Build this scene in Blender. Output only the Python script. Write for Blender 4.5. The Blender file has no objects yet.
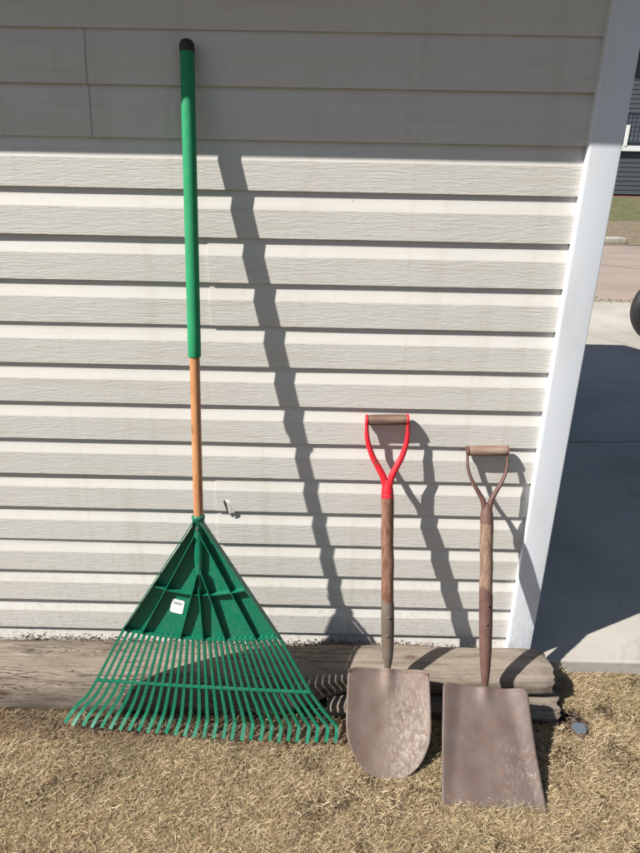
import bpy, bmesh, math, random
import numpy as np
from mathutils import Vector, Matrix, noise
random.seed(7); rng = np.random.default_rng(11)
sc = bpy.context.scene
COL = sc.collection

# ------------------------------------------------------------------ materials
def mat(name, col=(.5,.5,.5), rough=.6, metal=0.0, spec=.5):
    m = bpy.data.materials.new(name); m.use_nodes = True
    b = m.node_tree.nodes['Principled BSDF']
    b.inputs['Base Color'].default_value = (*col, 1)
    b.inputs['Roughness'].default_value = rough
    b.inputs['Metallic'].default_value = metal
    b.inputs['Specular IOR Level'].default_value = spec
    return m
class NT:
    def __init__(s, m):
        s.m = m; s.t = m.node_tree; s.b = s.t.nodes['Principled BSDF']
        s.tc = s.t.nodes.new('ShaderNodeTexCoord')
    def n(s, typ, **kw):
        x = s.t.nodes.new(typ)
        for k, v in kw.items():
            if k.startswith('_'): setattr(x, k[1:], v)
            else: x.inputs[k.replace('__', ' ')].default_value = v
        return x
    def l(s, a, b): s.t.links.new(a, b)
    def coords(s, scale=(1,1,1), rot=(0,0,0), space='Object'):
        mp = s.n('ShaderNodeMapping'); mp.inputs['Scale'].default_value = scale
        mp.inputs['Rotation'].default_value = rot
        s.l(s.tc.outputs[space], mp.inputs['Vector']); return mp.outputs['Vector']
    def noise(s, vec, scale, detail=4, rough=.55, dist=0):
        x = s.n('ShaderNodeTexNoise', Scale=scale, Detail=detail, Roughness=rough, Distortion=dist)
        s.l(vec, x.inputs['Vector']); return x.outputs['Fac']
    def ramp(s, fac, stops):
        r = s.n('ShaderNodeValToRGB'); e = r.color_ramp.elements
        while len(e) < len(stops): e.new(.5)
        for i, (p, c) in enumerate(stops):
            e[i].position = p
            e[i].color = (*c, 1) if isinstance(c, tuple) else (c, c, c, 1)
        s.l(fac, r.inputs['Fac']); return r.outputs['Color']
    def mix(s, a, b, fac, mode='MIX'):
        x = s.n('ShaderNodeMix', _data_type='RGBA', _blend_type=mode)
        for v, k in ((fac, 0), (a, 6), (b, 7)):
            if isinstance(v, (int, float)): x.inputs[k].default_value = v if k == 0 else (v, v, v, 1)
            elif isinstance(v, tuple): x.inputs[k].default_value = (*v, 1)
            else: s.l(v, x.inputs[k])
        return x.outputs[2]
    def color(s, c): s.l(c, s.b.inputs['Base Color'])
    def rough(s, c): s.l(c, s.b.inputs['Roughness'])
    def bump(s, fac, strength=.4, dist=.002, prev=None):
        x = s.n('ShaderNodeBump', Strength=strength, Distance=dist)
        s.l(fac, x.inputs['Height'])
        if prev: s.l(prev, x.inputs['Normal'])
        s.l(x.outputs['Normal'], s.b.inputs['Normal']); return x.outputs['Normal']

def mapr(s, x, lo, hi):
    q = s.n('ShaderNodeMapRange'); q.inputs['From Min'].default_value = lo; q.inputs['From Max'].default_value = hi
    s.l(x, q.inputs['Value']); return q.outputs['Result']
NT.mapr = mapr
M = {}
# vinyl siding: embossed wood grain on the flats, smoother cove
def vinyl(name, col, grain):
    m = mat(name, col, .55, 0, .35); t = NT(m)
    v = t.coords((1, 1, 1))
    big = t.noise(v, 1.7, 5, .6)
    dirt = t.noise(t.coords((.6, 1, 9)), 4, 5, .6)
    spots = t.noise(v, 90, 2, .5)
    c = t.mix(col, tuple(x*.93 for x in col), t.ramp(big, [(.35, 0.), (.7, 1.)]))
    c = t.mix(c, (col[0]*.84, col[1]*.81, col[2]*.74), t.ramp(dirt, [(.52, 0.), (.78, .7)]))
    c = t.mix(c, (.22, .19, .15), t.ramp(spots, [(.735, 0.), (.77, .6)]))
    drip = t.noise(t.coords((16, 16, 1.1)), 1.0, 5, .65, .3)
    c = t.mix(c, (col[0]*.80, col[1]*.78, col[2]*.73), t.ramp(drip, [(.54, 0.), (.74, .55)]))
    sz = t.n('ShaderNodeSeparateXYZ'); t.l(t.tc.outputs['Object'], sz.inputs[0])
    low = t.ramp(t.mapr(sz.outputs['Z'], .0, .45), [(0, 1.), (1, 0.)])
    mud = t.ramp(t.noise(v, 55, 6, .75), [(.52, 0.), (.66, .55)])
    c = t.mix(c, (.30, .235, .17), t.mix(low, mud, 1.0, 'MULTIPLY'))
    t.color(c)
    if grain:
        g1 = t.noise(t.coords((14, 14, 150)), 1.0, 5, .62, 1.4)
        g2 = t.noise(t.coords((55, 55, 420)), 1.0, 3, .6, .8)
        nb = t.bump(g1, .6, .0026); t.bump(g2, .35, .001, nb)
    else:
        g1 = t.noise(t.coords((10, 10, 90)), 1.0, 4, .6, .5)
        t.bump(g1, .22, .0012)
    return m
VC = (.61, .592, .555)
M['flat'] = vinyl('vinyl_flat', VC, True)
M['cove'] = vinyl('vinyl_cove', VC, False)
m = M['trim'] = mat('white_trim', (.68, .72, .77), .38, 0, .5); t = NT(m)
n1 = t.noise(t.coords((1, 1, .35)), 9, 5, .6); n2 = t.noise(t.coords((60, 60, 6)), 1, 4, .7)
c = t.mix((.68, .72, .77), (.60, .62, .64), t.ramp(n1, [(.5, 0.), (.75, .8)]))
c = t.mix(c, (.45, .42, .37), t.ramp(n2, [(.69, 0.), (.74, .5)]))
sz = t.n('ShaderNodeSeparateXYZ'); t.l(t.tc.outputs['Object'], sz.inputs[0])
low = t.ramp(t.mapr(sz.outputs['Z'], .0, .30), [(0, 1.), (1, 0.)])
mud = t.ramp(t.noise(t.coords((1, 1, .5)), 60, 6, .75), [(.48, 0.), (.64, .6)])
c = t.mix(c, (.33, .26, .19), t.mix(low, mud, 1.0, 'MULTIPLY')); t.color(c)
t.bump(t.noise(t.coords(), 3, 3), .15, .004)
M['seam'] = mat('seam_shade', (.44, .42, .38), .8)  # grey painted in for the shadow line where panels overlap
M['gapshade'] = mat('gap_shade', (.05, .05, .048), .9)  # colour stands in for the shade inside the split
M['soffit'] = mat('soffit_paint', (.50, .44, .36), .6)
m = M['shingle'] = mat('shingles', (.09, .085, .08), .95); t = NT(m)
br = t.n('ShaderNodeTexBrick', Scale=6.0); t.l(t.coords(), br.inputs['Vector'])
br.inputs['Color1'].default_value = (.10, .09, .085, 1); br.inputs['Color2'].default_value = (.06, .06, .06, 1)
t.color(br.outputs['Color'])

# dry turf base + bare soil
m = M['ground'] = mat('thatch', (.16, .12, .075), 1, 0, .1); t = NT(m)
a = t.noise(t.coords(), 60, 8, .75); b = t.noise(t.coords(), 2.2, 5, .6)
c = t.ramp(a, [(.34, (.022, .016, .010)), (.50, (.105, .078, .045)), (.66, (.30, .235, .14))])
c = t.mix(c, (.10, .11, .04), t.ramp(b, [(.55, 0.), (.75, .45)])); t.color(c)
t.bump(a, 1.0, .02)
m = M['soil'] = mat('soil', (.10, .075, .055), 1, 0, .1); t = NT(m)
a = t.noise(t.coords(), 120, 6, .75)
t.color(t.ramp(a, [(.3, (.03, .022, .016)), (.55, (.12, .09, .065)), (.75, (.30, .24, .17))])); t.bump(a, 1, .01)
M['dampsoil'] = plastic_('damp_soil') if 0 else mat('damp_soil', (.028, .021, .016), 1, 0, 0)
m = M['blade'] = mat('dry_grass', (.4, .32, .18), .75, 0, .25); t = NT(m)
at = t.n('ShaderNodeAttribute', _attribute_name='tint'); t.color(at.outputs['Color'])

# concrete drive
m = M['concrete'] = mat('concrete', (.40, .375, .335), .85, 0, .3); t = NT(m)
a = t.noise(t.coords(), 1.1, 6, .62); b = t.noise(t.coords(), 160, 4, .7); d = t.noise(t.coords(), 5, 6, .7, 1)
c = t.mix((.43, .405, .36), (.31, .285, .25), t.ramp(a, [(.38, 0.), (.68, 1.)]))
c = t.mix(c, (.20, .185, .165), t.ramp(d, [(.6, 0.), (.74, .55)]))
c = t.mix(c, (.55, .53, .48), t.ramp(b, [(.6, 0.), (.75, .5)]))
c = t.mix(c, (.17, .16, .15), t.ramp(b, [(.27, .6), (.38, 0.)])); vo = t.n('ShaderNodeTexVoronoi', _feature='DISTANCE_TO_EDGE', Scale=.45); wx = t.n('ShaderNodeMixRGB', Fac=.22); wn = t.n('ShaderNodeTexNoise', Scale=4.0, Detail=8)
t.l(t.coords(), wx.inputs[1]); t.l(wn.outputs['Color'], wx.inputs[2]); t.l(wx.outputs[0], vo.inputs['Vector'])
c = t.mix(c, (.12, .11, .10), t.ramp(vo.outputs['Distance'], [(.0012, .8), (.004, 0.)])); t.color(c); t.bump(b, .5, .002)
m = M['asphalt'] = mat('old_asphalt', (.25, .2, .17), .95, 0, .2); t = NT(m)
a = t.noise(t.coords(), 70, 5, .8); b = t.noise(t.coords((.3, 1, 1)), 1.3, 5, .6)
vo = t.n('ShaderNodeTexVoronoi', _feature='DISTANCE_TO_EDGE', Scale=.35)
wv = t.n('ShaderNodeMixRGB', Fac=.5) ; wn = t.n('ShaderNodeTexNoise', Scale=2.0, Detail=5)
t.l(t.coords(), wv.inputs[1]); t.l(wn.outputs['Color'], wv.inputs[2]); t.l(wv.outputs[0], vo.inputs['Vector'])
c = t.ramp(a, [(.3, (.17, .135, .115)), (.5, (.30, .245, .21)), (.7, (.42, .36, .31))])
c = t.mix(c, (.20, .165, .14), t.ramp(b, [(.45, 0.), (.7, .7)]))
c = t.mix(c, (.07, .06, .055), t.ramp(vo.outputs['Distance'], [(.003, .45), (.012, 0.)])); t.color(c); t.bump(a, .6, .004)
m = M['dirt'] = mat('roadside_dirt', (.2, .15, .11), 1, 0, .1); t = NT(m)
a = t.noise(t.coords(), 9, 8, .75); b = t.noise(t.coords(), .9, 5, .65)
c = t.ramp(a, [(.3, (.06, .045, .032)), (.5, (.19, .15, .11)), (.72, (.33, .28, .21))])
c = t.mix(c, (.13, .14, .06), t.ramp(b, [(.5, 0.), (.7, .6)])); t.color(c)
m = M['lawn'] = mat('far_lawn', (.12, .15, .06), 1, 0, .1); t = NT(m)
a = t.noise(t.coords((1, .35, 1)), 4, 8, .75)
t.color(t.ramp(a, [(.3, (.055, .058, .03)), (.5, (.12, .12, .06)), (.72, (.21, .19, .11))]))

# weathered timbers
def timber(name, c0, c1, c2):
    m = mat(name, c1, .9, 0, .2); t = NT(m)
    g = t.noise(t.coords((2.2, 15, 15)), 2.2, 10, .74, .5)
    f = t.noise(t.coords((4, 120, 120)), 1, 5, .7, .3)
    p = t.noise(t.coords((1, 2, 2)), 3.2, 5, .6)
    ck = t.noise(t.coords((1.1, 17, 17)), 2.6, 4, .6, 1.6)
    c = t.ramp(g, [(.28, c0), (.5, c1), (.72, c2)])
    c = t.mix(c, tuple(x*.62 for x in c0), t.ramp(f, [(.32, .7), (.5, 0.)]))
    c = t.mix(c, (.23, .17, .13), t.ramp(p, [(.5, 0.), (.75, .5)]))
    crack = t.ramp(ck, [(.488, 0.), (.5, 1.), (.512, 0.)])
    gate = t.ramp(t.noise(t.coords((.8, 3, 3)), 2.5, 3, .5), [(.5, 0.), (.6, 1.)])
    kv = t.n('ShaderNodeTexVoronoi', Scale=1.0, Randomness=1.0); t.l(t.coords((5, 11, 11)), kv.inputs['Vector'])
    kn = t.ramp(kv.outputs['Distance'], [(.07, 1.), (.13, .35), (.2, 0.)])
    c = t.mix(c, (.10, .07, .05), kn)
    sp = t.noise(t.coords((2, 5, 5)), 22, 5, .8)
    c = t.mix(c, (.13, .10, .08), t.ramp(sp, [(.56, 0.), (.7, .55)])); c = t.mix(c, (.46, .40, .34), t.ramp(sp, [(.3, .5), (.42, 0.)]))
    cr = t.mix(0.0, crack, gate)
    t.color(t.mix(c, (.035, .028, .022), cr))
    nb = t.bump(g, .9, .006); nb = t.bump(f, .5, .002, nb)
    inv = t.n('ShaderNodeInvert'); t.l(cr, inv.inputs['Color']); t.bump(inv.outputs['Color'], .8, .008, nb)
    return m
M['timber'] = timber('weathered_timber', (.14, .112, .09), (.235, .195, .158), (.32, .275, .228))
M['rot'] = timber('rotten_end', (.05, .035, .025), (.17, .12, .085), (.30, .23, .17))

# tools
def plastic(name, c, rough=.38, bump=0):
    m = mat(name, c, rough, 0, .5); t = NT(m)
    n1 = t.noise(t.coords(), 14, 5, .6)
    t.color(t.mix(c, tuple(x*.75+.012 for x in c), t.ramp(n1, [(.45, 0.), (.75, .8)])))
    if bump == 0 and c[1] > .1:
        t.color(t.mix(t.mix(c, tuple(x*.75+.012 for x in c), t.ramp(n1, [(.45, 0.), (.75, .8)])), (.20, .22, .15), t.ramp(t.noise(t.coords(), 95, 6, .8), [(.50, 0.), (.75, .35)])))
    t.rough(t.ramp(t.noise(t.coords(), 45, 4, .6), [(.3, rough-.06), (.7, rough+.16)]))
    if bump: t.bump(t.noise(t.coords(), 420, 2, .5), bump, .0015)
    return m
M['green'] = plastic('green_plastic', (.001, .155, .084), .34)
M['foam'] = plastic('green_foam', (.010, .26, .105), .75, .5)
M['black'] = plastic('black_rubber', (.018, .017, .018), .5)
def wood(name, c0, c1, c2, rough=.6):
    m = mat(name, c1, rough, 0, .35); t = NT(m)
    g = t.noise(t.coords((90, 90, 5)), 1, 6, .7, .5); k = t.noise(t.coords((40, 40, 14)), 1, 3, .5)
    c = t.ramp(g, [(.28, c0), (.5, c1), (.74, c2)])
    c = t.mix(c, tuple(x*.35 for x in c0), t.ramp(k, [(.66, 0.), (.74, .8)])); t.color(c); t.bump(g, .5, .0012)
    return m
M['varnish'] = wood('varnished_handle', (.33, .135, .055), (.46, .215, .095), (.55, .29, .145), .4)
M['oldwood'] = wood('worn_handle', (.075, .035, .024), (.19, .092, .062), (.31, .19, .14))
M['palewood'] = wood('worn_pale_handle', (.10, .06, .042), (.225, .145, .105), (.35, .25, .185))
m = M['darkgrip'] = mat('dark_grip', (.2, .12, .09), .6, 0, .35); t = NT(m)
g = t.noise(t.coords((5, 90, 90)), 1, 6, .7, .5); t.color(t.ramp(g, [(.3, (.08, .045, .035)), (.5, (.17, .105, .08)), (.72, (.30, .20, .155))])); t.bump(g, .5, .001)
m = M['tangrip'] = mat('tan_grip', (.4, .25, .15), .6, 0, .35); t = NT(m)
g = t.noise(t.coords((5, 90, 90)), 1, 6, .7, .5); t.color(t.ramp(g, [(.3, (.14, .09, .065)), (.5, (.25, .17, .125)), (.72, (.37, .28, .215))])); t.bump(g, .5, .001)
m = M['red'] = mat('red_paint', (.66, .014, .028), .45, 0, .4); t = NT(m)
n1 = t.noise(t.coords(), 60, 5, .7); t.color(t.mix(t.mix((.68, .012, .026), (.50, .03, .035), t.ramp(t.noise(t.coords(), 18, 5, .6), [(.45, 0.), (.65, 1.)])), (.13, .06, .045), t.ramp(n1, [(.60, 0.), (.66, .9)])))
def steel(name, c0, c1, c2, worn, lo, hi, bias=None):
    m = mat(name, c1, .6, .08, .4); t = NT(m)
    a = t.noise(t.coords(), 9, 7, .65); b = t.noise(t.coords((1.4, .7, .7)), 95, 9, .82, .1); r = t.noise(t.coords(), 26, 8, .78)
    sp = t.noise(t.coords(), 130, 3, .6)
    c = t.ramp(a, [(.3, c0), (.5, c1), (.7, c2)])
    c = t.mix(c, (.17, .072, .042), t.ramp(r, [(.50, 0.), (.70, .5)]))
    w = t.ramp(b, [(lo, 0.), (hi, 1.)])
    if bias:                                   # scratches gather where the blade has been scraped bright
        sx = t.n('ShaderNodeSeparateXYZ'); t.l(t.tc.outputs['Object'], sx.inputs[0])
        ax = t.ramp(t.mapr(sx.outputs['X'], *bias[0]), [(0, 0.), (.35, 1.), (.7, 1.), (1, .35)])
        az = t.ramp(t.mapr(sx.outputs['Z'], *bias[1]), [(0, 0.), (.5, 1.), (1, 1.)])
        w = t.mix(w, t.mix(ax, az, 1.0, 'MULTIPLY'), 1.0, 'MULTIPLY')
    c = t.mix(c, worn, w)
    c = t.mix(c, (.62, .58, .55), t.ramp(sp, [(.72, 0.), (.79, .5)]))
    c = t.mix(c, (.07, .05, .045), t.ramp(sp, [(.25, .7), (.34, 0.)])); t.color(c)
    t.rough(t.ramp(b, [(.35, .68), (.65, .5)])); t.bump(b, .3, .0012)
    return m
M['steel1'] = steel('scraped_steel', (.115, .083, .069), (.158, .118, .098), (.20, .155, .130), (.36, .32, .285), .46, .66, ((-.03, .13), (.02, -.20)))
M['steel2'] = steel('rusty_steel', (.088, .064, .055), (.122, .092, .080), (.155, .122, .107), (.33, .29, .255), .52, .68, ((-.01, .155), (-.06, -.155)))
M['socket'] = steel('socket_steel', (.09, .075, .062), (.13, .105, .085), (.18, .145, .12), (.30, .26, .22), .6, .75)
M['socket2'] = steel('socket_rust', (.085, .04, .035), (.13, .07, .058), (.18, .11, .09), (.33, .22, .18), .6, .75)
M['white'] = mat('label_white', (.72, .72, .72), .45)
M['ink'] = mat('label_ink', (.22, .23, .24), .6)
M['screw'] = mat('zinc_screw', (.6, .6, .58), .3, .9)
M['tuft'] = mat('straw_tuft', (.42, .34, .2), .9)
M['scrap'] = plastic('blue_grey_scrap', (.09, .115, .15), .6)
M['leaf'] = plastic('dead_leaf', (.12, .085, .06), .9)
# far house / vehicle
m = M['greysiding'] = mat('grey_lap_siding', (.062, .075, .088), .7); t = NT(m)
M['deckwhite'] = mat('deck_white', (.75, .76, .78), .5)
M['navy'] = mat('navy_rail', (.02, .025, .045), .5)
M['brickred'] = mat('red_base', (.30, .14, .12), .8)
M['glass'] = mat('window_glass', (.03, .04, .05), .08)
M['chrome'] = mat('chrome', (.6, .6, .62), .2, 1)
M['bluepaint'] = mat('blue_paint', (.03, .08, .22), .3)

# ------------------------------------------------------------------ helpers
def link(name, me, m, parent=None, smooth=False):
    o = bpy.data.objects.new(name, me); COL.objects.link(o)
    for x in (m if isinstance(m, (list, tuple)) else [m]): me.materials.append(x)
    if smooth:
        me.polygons.foreach_set('use_smooth', [True]*len(me.polygons)); me.update()
    if parent: o.parent = parent; o.matrix_parent_inverse = Matrix.Translation(-parent.location)
    return o
def obj(name, bm, m, parent=None, smooth=False, origin=None):
    if origin is not None: bmesh.ops.translate(bm, vec=-Vector(origin), verts=bm.verts)
    bmesh.ops.recalc_face_normals(bm, faces=bm.faces)
    me = bpy.data.meshes.new(name); bm.to_mesh(me); bm.free()
    o = link(name, me, m, parent, smooth)
    if origin is not None: o.location = origin
    return o
def empty(name, loc):
    o = bpy.data.objects.new(name, None); o.empty_display_size = .1; COL.objects.link(o); o.location = loc; return o
def tag(o, label=None, cat=None, group=None, kind=None):
    if label: o['label'] = label
    if cat: o['category'] = cat
    if group: o['group'] = group
    if kind: o['kind'] = kind
    return o
def box(bm, lo, hi, bev=0, mi=0):
    vs = [bm.verts.new((x, y, z)) for x in (lo[0], hi[0]) for y in (lo[1], hi[1]) for z in (lo[2], hi[2])]
    fs = [bm.faces.new([vs[i] for i in q]) for q in ((0,1,3,2),(4,6,7,5),(0,4,5,1),(2,3,7,6),(0,2,6,4),(1,5,7,3))]
    for f in fs: f.material_index = mi
    if bev:
        es = list({e for f in fs for e in f.edges})
        bmesh.ops.bevel(bm, geom=es, offset=bev, segments=2, affect='EDGES', profile=.5)
def smooth_path(P, n=6):
    P = [Vector(p) for p in P]; out = []
    Q = [P[0]*2-P[1]] + P + [P[-1]*2-P[-2]]
    for i in range(1, len(Q)-2):
        for k in range(n):
            t = k/n; a, b, c, d = Q[i-1], Q[i], Q[i+1], Q[i+2]
            out.append(.5*((2*b) + (c-a)*t + (2*a-5*b+4*c-d)*t*t + (3*b-a-3*c+d)*t**3))
    out.append(P[-1]); return out
def lerp_list(R, n):
    out = []
    for i in range(len(R)-1):
        for k in range(n):
            t = k/n; out.append(tuple(R[i][j]*(1-t)+R[i+1][j]*t for j in range(2)))
    out.append(tuple(R[-1])); return out
def sweep(bm, pts, rad, side, seg=12, square=False, caps=True):
    """tube along pts; rad = (half-width along side, half-depth) per point"""
    pts = [Vector(p) for p in pts]; rings = []; side = Vector(side)
    for i, p in enumerate(pts):
        tdir = (pts[min(i+1, len(pts)-1)]-pts[max(i-1, 0)]).normalized()
        s = (side - tdir*side.dot(tdir)).normalized(); d = tdir.cross(s)
        a, b = rad[i] if isinstance(rad, list) else rad
        ring = []
        for k in range(seg):
            if square:
                cs, sn = [(1,1),(-1,1),(-1,-1),(1,-1)][k]
            else:
                cs, sn = math.cos(2*math.pi*k/seg), math.sin(2*math.pi*k/seg)
            ring.append(bm.verts.new(p+s*a*cs+d*b*sn))
        rings.append(ring)
    for i in range(len(rings)-1):
        for k in range(seg):
            bm.faces.new((rings[i][k], rings[i][(k+1)%seg], rings[i+1][(k+1)%seg], rings[i+1][k]))
    if caps:
        bm.faces.new(rings[0][::-1]); bm.faces.new(rings[-1])
def auto_smooth(o, ang=40):
    me = o.data
    me.polygons.foreach_set('use_smooth', [True]*len(me.polygons))
    bm = bmesh.new(); bm.from_mesh(me)
    for e in bm.edges:
        if len(e.link_faces) == 2 and e.calc_face_angle(0) > math.radians(ang): e.smooth = False
    bm.to_mesh(me); bm.free()

# ------------------------------------------------------------------ ground, drive, street
GZ = -.05
def gheight(x, y):
    q = ((x-.785)/.075)**2+((y+.225)/.10)**2
    return GZ-.022*math.exp(-q*q) + .007*noise.noise((x*3.1, y*3.1, 1.7)) + .004*noise.noise((x*11, y*11, 5.1))
bm = bmesh.new()
xs = sorted(set(np.round(np.concatenate([np.linspace(-4, 4, 161), np.linspace(.66, .92, 40)]), 4))); ys = sorted(set(np.round(np.concatenate([np.linspace(-4, -.03, 80), np.linspace(-.38, -.06, 40)]), 4)))
grid = [[bm.verts.new((x, y, gheight(x, y) if abs(x) < 3.9 and -3.9 < y < -.04 else GZ)) for x in xs] for y in ys]
for j in range(len(ys)-1):
    for i in range(len(xs)-1): bm.faces.new((grid[j][i], grid[j][i+1], grid[j+1][i+1], grid[j+1][i]))
# the same sheet carries on to the horizon
def ring(x0, y0, x1, y1): return [bm.verts.new(v) for v in ((x0, y0, GZ), (x1, y0, GZ), (x1, y1, GZ), (x0, y1, GZ))]
for (x0, y0, x1, y1) in ((-260, -260, 260, -4), (-260, -4, -4, 260), (4, -4, 260, 260), (-4, -.03, 4, 260)):
    bm.faces.new(ring(x0, y0, x1, y1))
tag(obj('ground', bm, M['ground'], smooth=True), kind='structure')

bm = bmesh.new()
def slab(bm, x0, y0, x1, y1, zt, zb, bev=.006): box(bm, (x0, y0, zb), (x1, y1, zt), bev)
SX = -2.7
slab(bm, SX, -.022, 3.6, 2.915, 0, -.14); slab(bm, SX, 2.927, 3.6, 5.83, -.001, -.14)
slab(bm, 3.612, -.022, 8.5, 2.915, .001, -.14); slab(bm, 3.612, 2.927, 8.5, 5.83, 0, -.14)
box(bm, (SX+.02, .01, -.13), (8.45, 5.81, -.012))
tag(obj('driveway', bm, M['concrete']), kind='structure')
bm = bmesh.new(); box(bm, (-90, 5.86, -.2), (90, 11.25, -.012)); tag(obj('street', bm, M['asphalt']), kind='structure')
bm = bmesh.new()
X = np.linspace(-30, 40, 200)
top = []
for x in X:
    top.append([bm.verts.new((x, 11.25+.12*noise.noise((x*.9, 0, 0)), -.006)), bm.verts.new((x, 16.3+.5*noise.noise((x*.5, 3, 0)), .004))])
for i in range(len(X)-1): bm.faces.new((top[i][0], top[i+1][0], top[i+1][1], top[i][1]))
tag(obj('roadside_dirt', bm, M['dirt']), kind='structure')
bm = bmesh.new()
fs = [bm.verts.new(v) for v in ((-60, 15.5, -.001), (70, 15.5, -.001), (70, 60, -.001), (-60, 60, -.001))]; bm.faces.new(fs)
tag(obj('lawn', bm, M['lawn']), kind='structure')
bm = bmesh.new(); box(bm, (3.0, 11.45, -.01), (5.85, 11.72, .10), .02)
tag(obj('kerb_stone', bm, M['concrete']), 'pale concrete kerb block at the far side of the street', 'kerb')
bm = bmesh.new()      # gravel washed into the seam between drive and street
for k in range(900):
    x = random.uniform(.5, 8); y = random.gauss(5.88, .06); s = random.uniform(.003, .010)
    bmesh.ops.create_icosphere(bm, subdivisions=1, radius=s, matrix=Matrix.Translation((x, y, .002)))
tag(obj('gravel', bm, M['dirt']), 'loose gravel along the joint of driveway and street', 'gravel', kind='stuff')

# ------------------------------------------------------------------ the shed
PZ, Z0 = .1143, 1.787
shed = empty('shed', (-.95, 1.35, 0))
tag(shed, 'shed clad in cream dutch lap vinyl siding with a white corner post', 'shed')
PROF = [(.0105, .004), (.0084, 0), (.0079, -.014), (.0064, -.022), (.0036, -.033), (.0008, -.0435), (0, -.0465), (0, -PZ), (.0125, -PZ-.0005)]
def siding(a0, a1, zlo, zhi, fn, seams, name, clip=None):
    """courses of dutch lap siding; fn(a, d, z) -> point, d = depth behind the butt face"""
    bm = bmesh.new()
    kmin = int(math.floor((Z0-zhi)/PZ)); kmax = int(math.ceil((Z0-zlo)/PZ))
    for k in range(kmin, kmax+1):
        ztop = Z0-(k-1)*PZ
        if ztop > zhi+PZ*.99: continue
        pair = (k+1)//2
        cuts = [a0]+[s for s, pr in seams if pr == pair]+[a1]
        for j in range(len(cuts)-1):
            x0, x1 = cuts[j]-(.02 if j else 0), cuts[j+1]
            off = .0012 if j else 0; xa = x0
            nx = max(2, int((x1-x0)/.08)); cols = []
            for i in range(nx+1):
                a = x0+(x1-x0)*i/nx; col = []
                wob = .0009*noise.noise((a*1.3, k*3.3, 0))+.0006*noise.noise((a*4.1, k*7.7, 2))
                for d, dz in PROF:
                    z = min(zhi, max(zlo, ztop+dz+wob*.7)); col.append(bm.verts.new(fn(a, d-wob-(0 if not j else .0022), z)))
                cols.append(col)
            for i in range(nx):
                for q in range(len(PROF)-1):
                    f = bm.faces.new((cols[i][q], cols[i+1][q], cols[i+1][q+1], cols[i][q+1]))
                    f.material_index = 0 if q == 6 else 1
                    f.smooth = q < 6
            if j:
                for q in range(2, len(PROF)-1):
                    a_, b_ = cols[0][q].co, cols[0][q+1].co
                    g_ = [bm.verts.new(v) for v in (a_, b_, b_+Vector((0, .004, 0)), a_+Vector((0, .004, 0)))] if name == 'front_siding' else None
                    if g_: bm.faces.new(g_).material_index = 1
    me = bpy.data.meshes.new(name); bm.to_mesh(me); bm.free()
    return link(name, me, [M['flat'], M['cove']], shed)
XC, XL, YB = .700, -2.6, 2.70
siding(XL, .628, -.035, 2.05, lambda a, d, z: (a, d, z),
       [(-.567, 1), (-1.6, 2), (-.286, 3), (-1.3, 4), (-2.0, 5), (-.296, 6), (-1.4, 7)], 'front_siding')
siding(.04, YB-.04, -.035, 3.3, lambda a, d, z: (XC-.018-d if z <= 2.03 or abs(a-1.335) < (3.02-z)*1.75 else XC-.05, a, z), [(1.5, 3), (.9, 6)], 'side_siding')
bm = bmesh.new(); box(bm, (XL+.01, .03, -.035), (XC-.04, YB, 2.05)); obj('wall_core', bm, M['soffit'], shed)
# corner post with rolled lips
bm = bmesh.new()
prof = [(.618, .004), (.618, -.0150), (.6190, -.0172), (.6215, -.0184), (.625, -.0186), (.692, -.0182), (.6955, -.0176), (.6975, -.0150), (.6975, .055), (.697, .062), (.690, .062)]
zz = np.linspace(-.002, 2.06, 12); cols = []
for z in zz: cols.append([bm.verts.new((x+.0006*math.sin(z*5), y+.0008*math.sin(z*3+1), z)) for x, y in prof])
for i in range(len(zz)-1):
    for q in range(len(prof)-1): bm.faces.new((cols[i][q], cols[i][q+1], cols[i+1][q+1], cols[i+1][q]))
o = obj('corner_post', bm, M['trim'], shed); auto_smooth(o, 30)
bm = bmesh.new(); box(bm, (.624, YB-.06, 0), (.6975, YB+.01, 2.05), .003); obj('corner_post', bm, M['trim'], shed)
# eaves: soffit, fascia, roof slopes, gable
EY0, EY1, EX = -.252, 2.93, .72
RY, ES = (EY0+EY1)/2, 2.062
slope = 1/1.92; RZ = ES+.05+(RY-EY0)*slope
bm = bmesh.new(); box(bm, (XL-.1, EY0+.02, ES+.006), (EX-.01, .02, ES+.018)); obj('soffit', bm, M['soffit'], shed); bm = bmesh.new(); box(bm, (XL-.1, YB-.01, ES+.006), (EX-.01, EY1-.02, ES+.018)); obj('soffit', bm, M['soffit'], shed)
bm = bmesh.new(); box(bm, (XL-.11, EY0, ES), (EX, EY0+.02, ES+.10), .002); obj('fascia', bm, M['trim'], shed); bm = bmesh.new(); box(bm, (XL-.11, EY1-.02, ES-.01), (EX, EY1, ES+.09), .002); obj('fascia', bm, M['trim'], shed)
bm = bmesh.new()
for s, ya in ((1, EY0-.012), (-1, EY1+.012)):
    za = ES+.105; n_ = 14
    pts = [(XL-.13, ya, za), (EX+.015, ya, za), (EX+.015, RY, RZ+.06), (XL-.13, RY, RZ+.06)]
    up = [bm.verts.new(p) for p in pts]; dn = [bm.verts.new((p[0], p[1], p[2]-.02)) for p in pts]
    bm.faces.new(up); bm.faces.new(dn[::-1])
    for i in range(4): bm.faces.new((up[i], up[(i+1)%4], dn[(i+1)%4], dn[i]))
obj('roof', bm, M['shingle'], shed)
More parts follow.
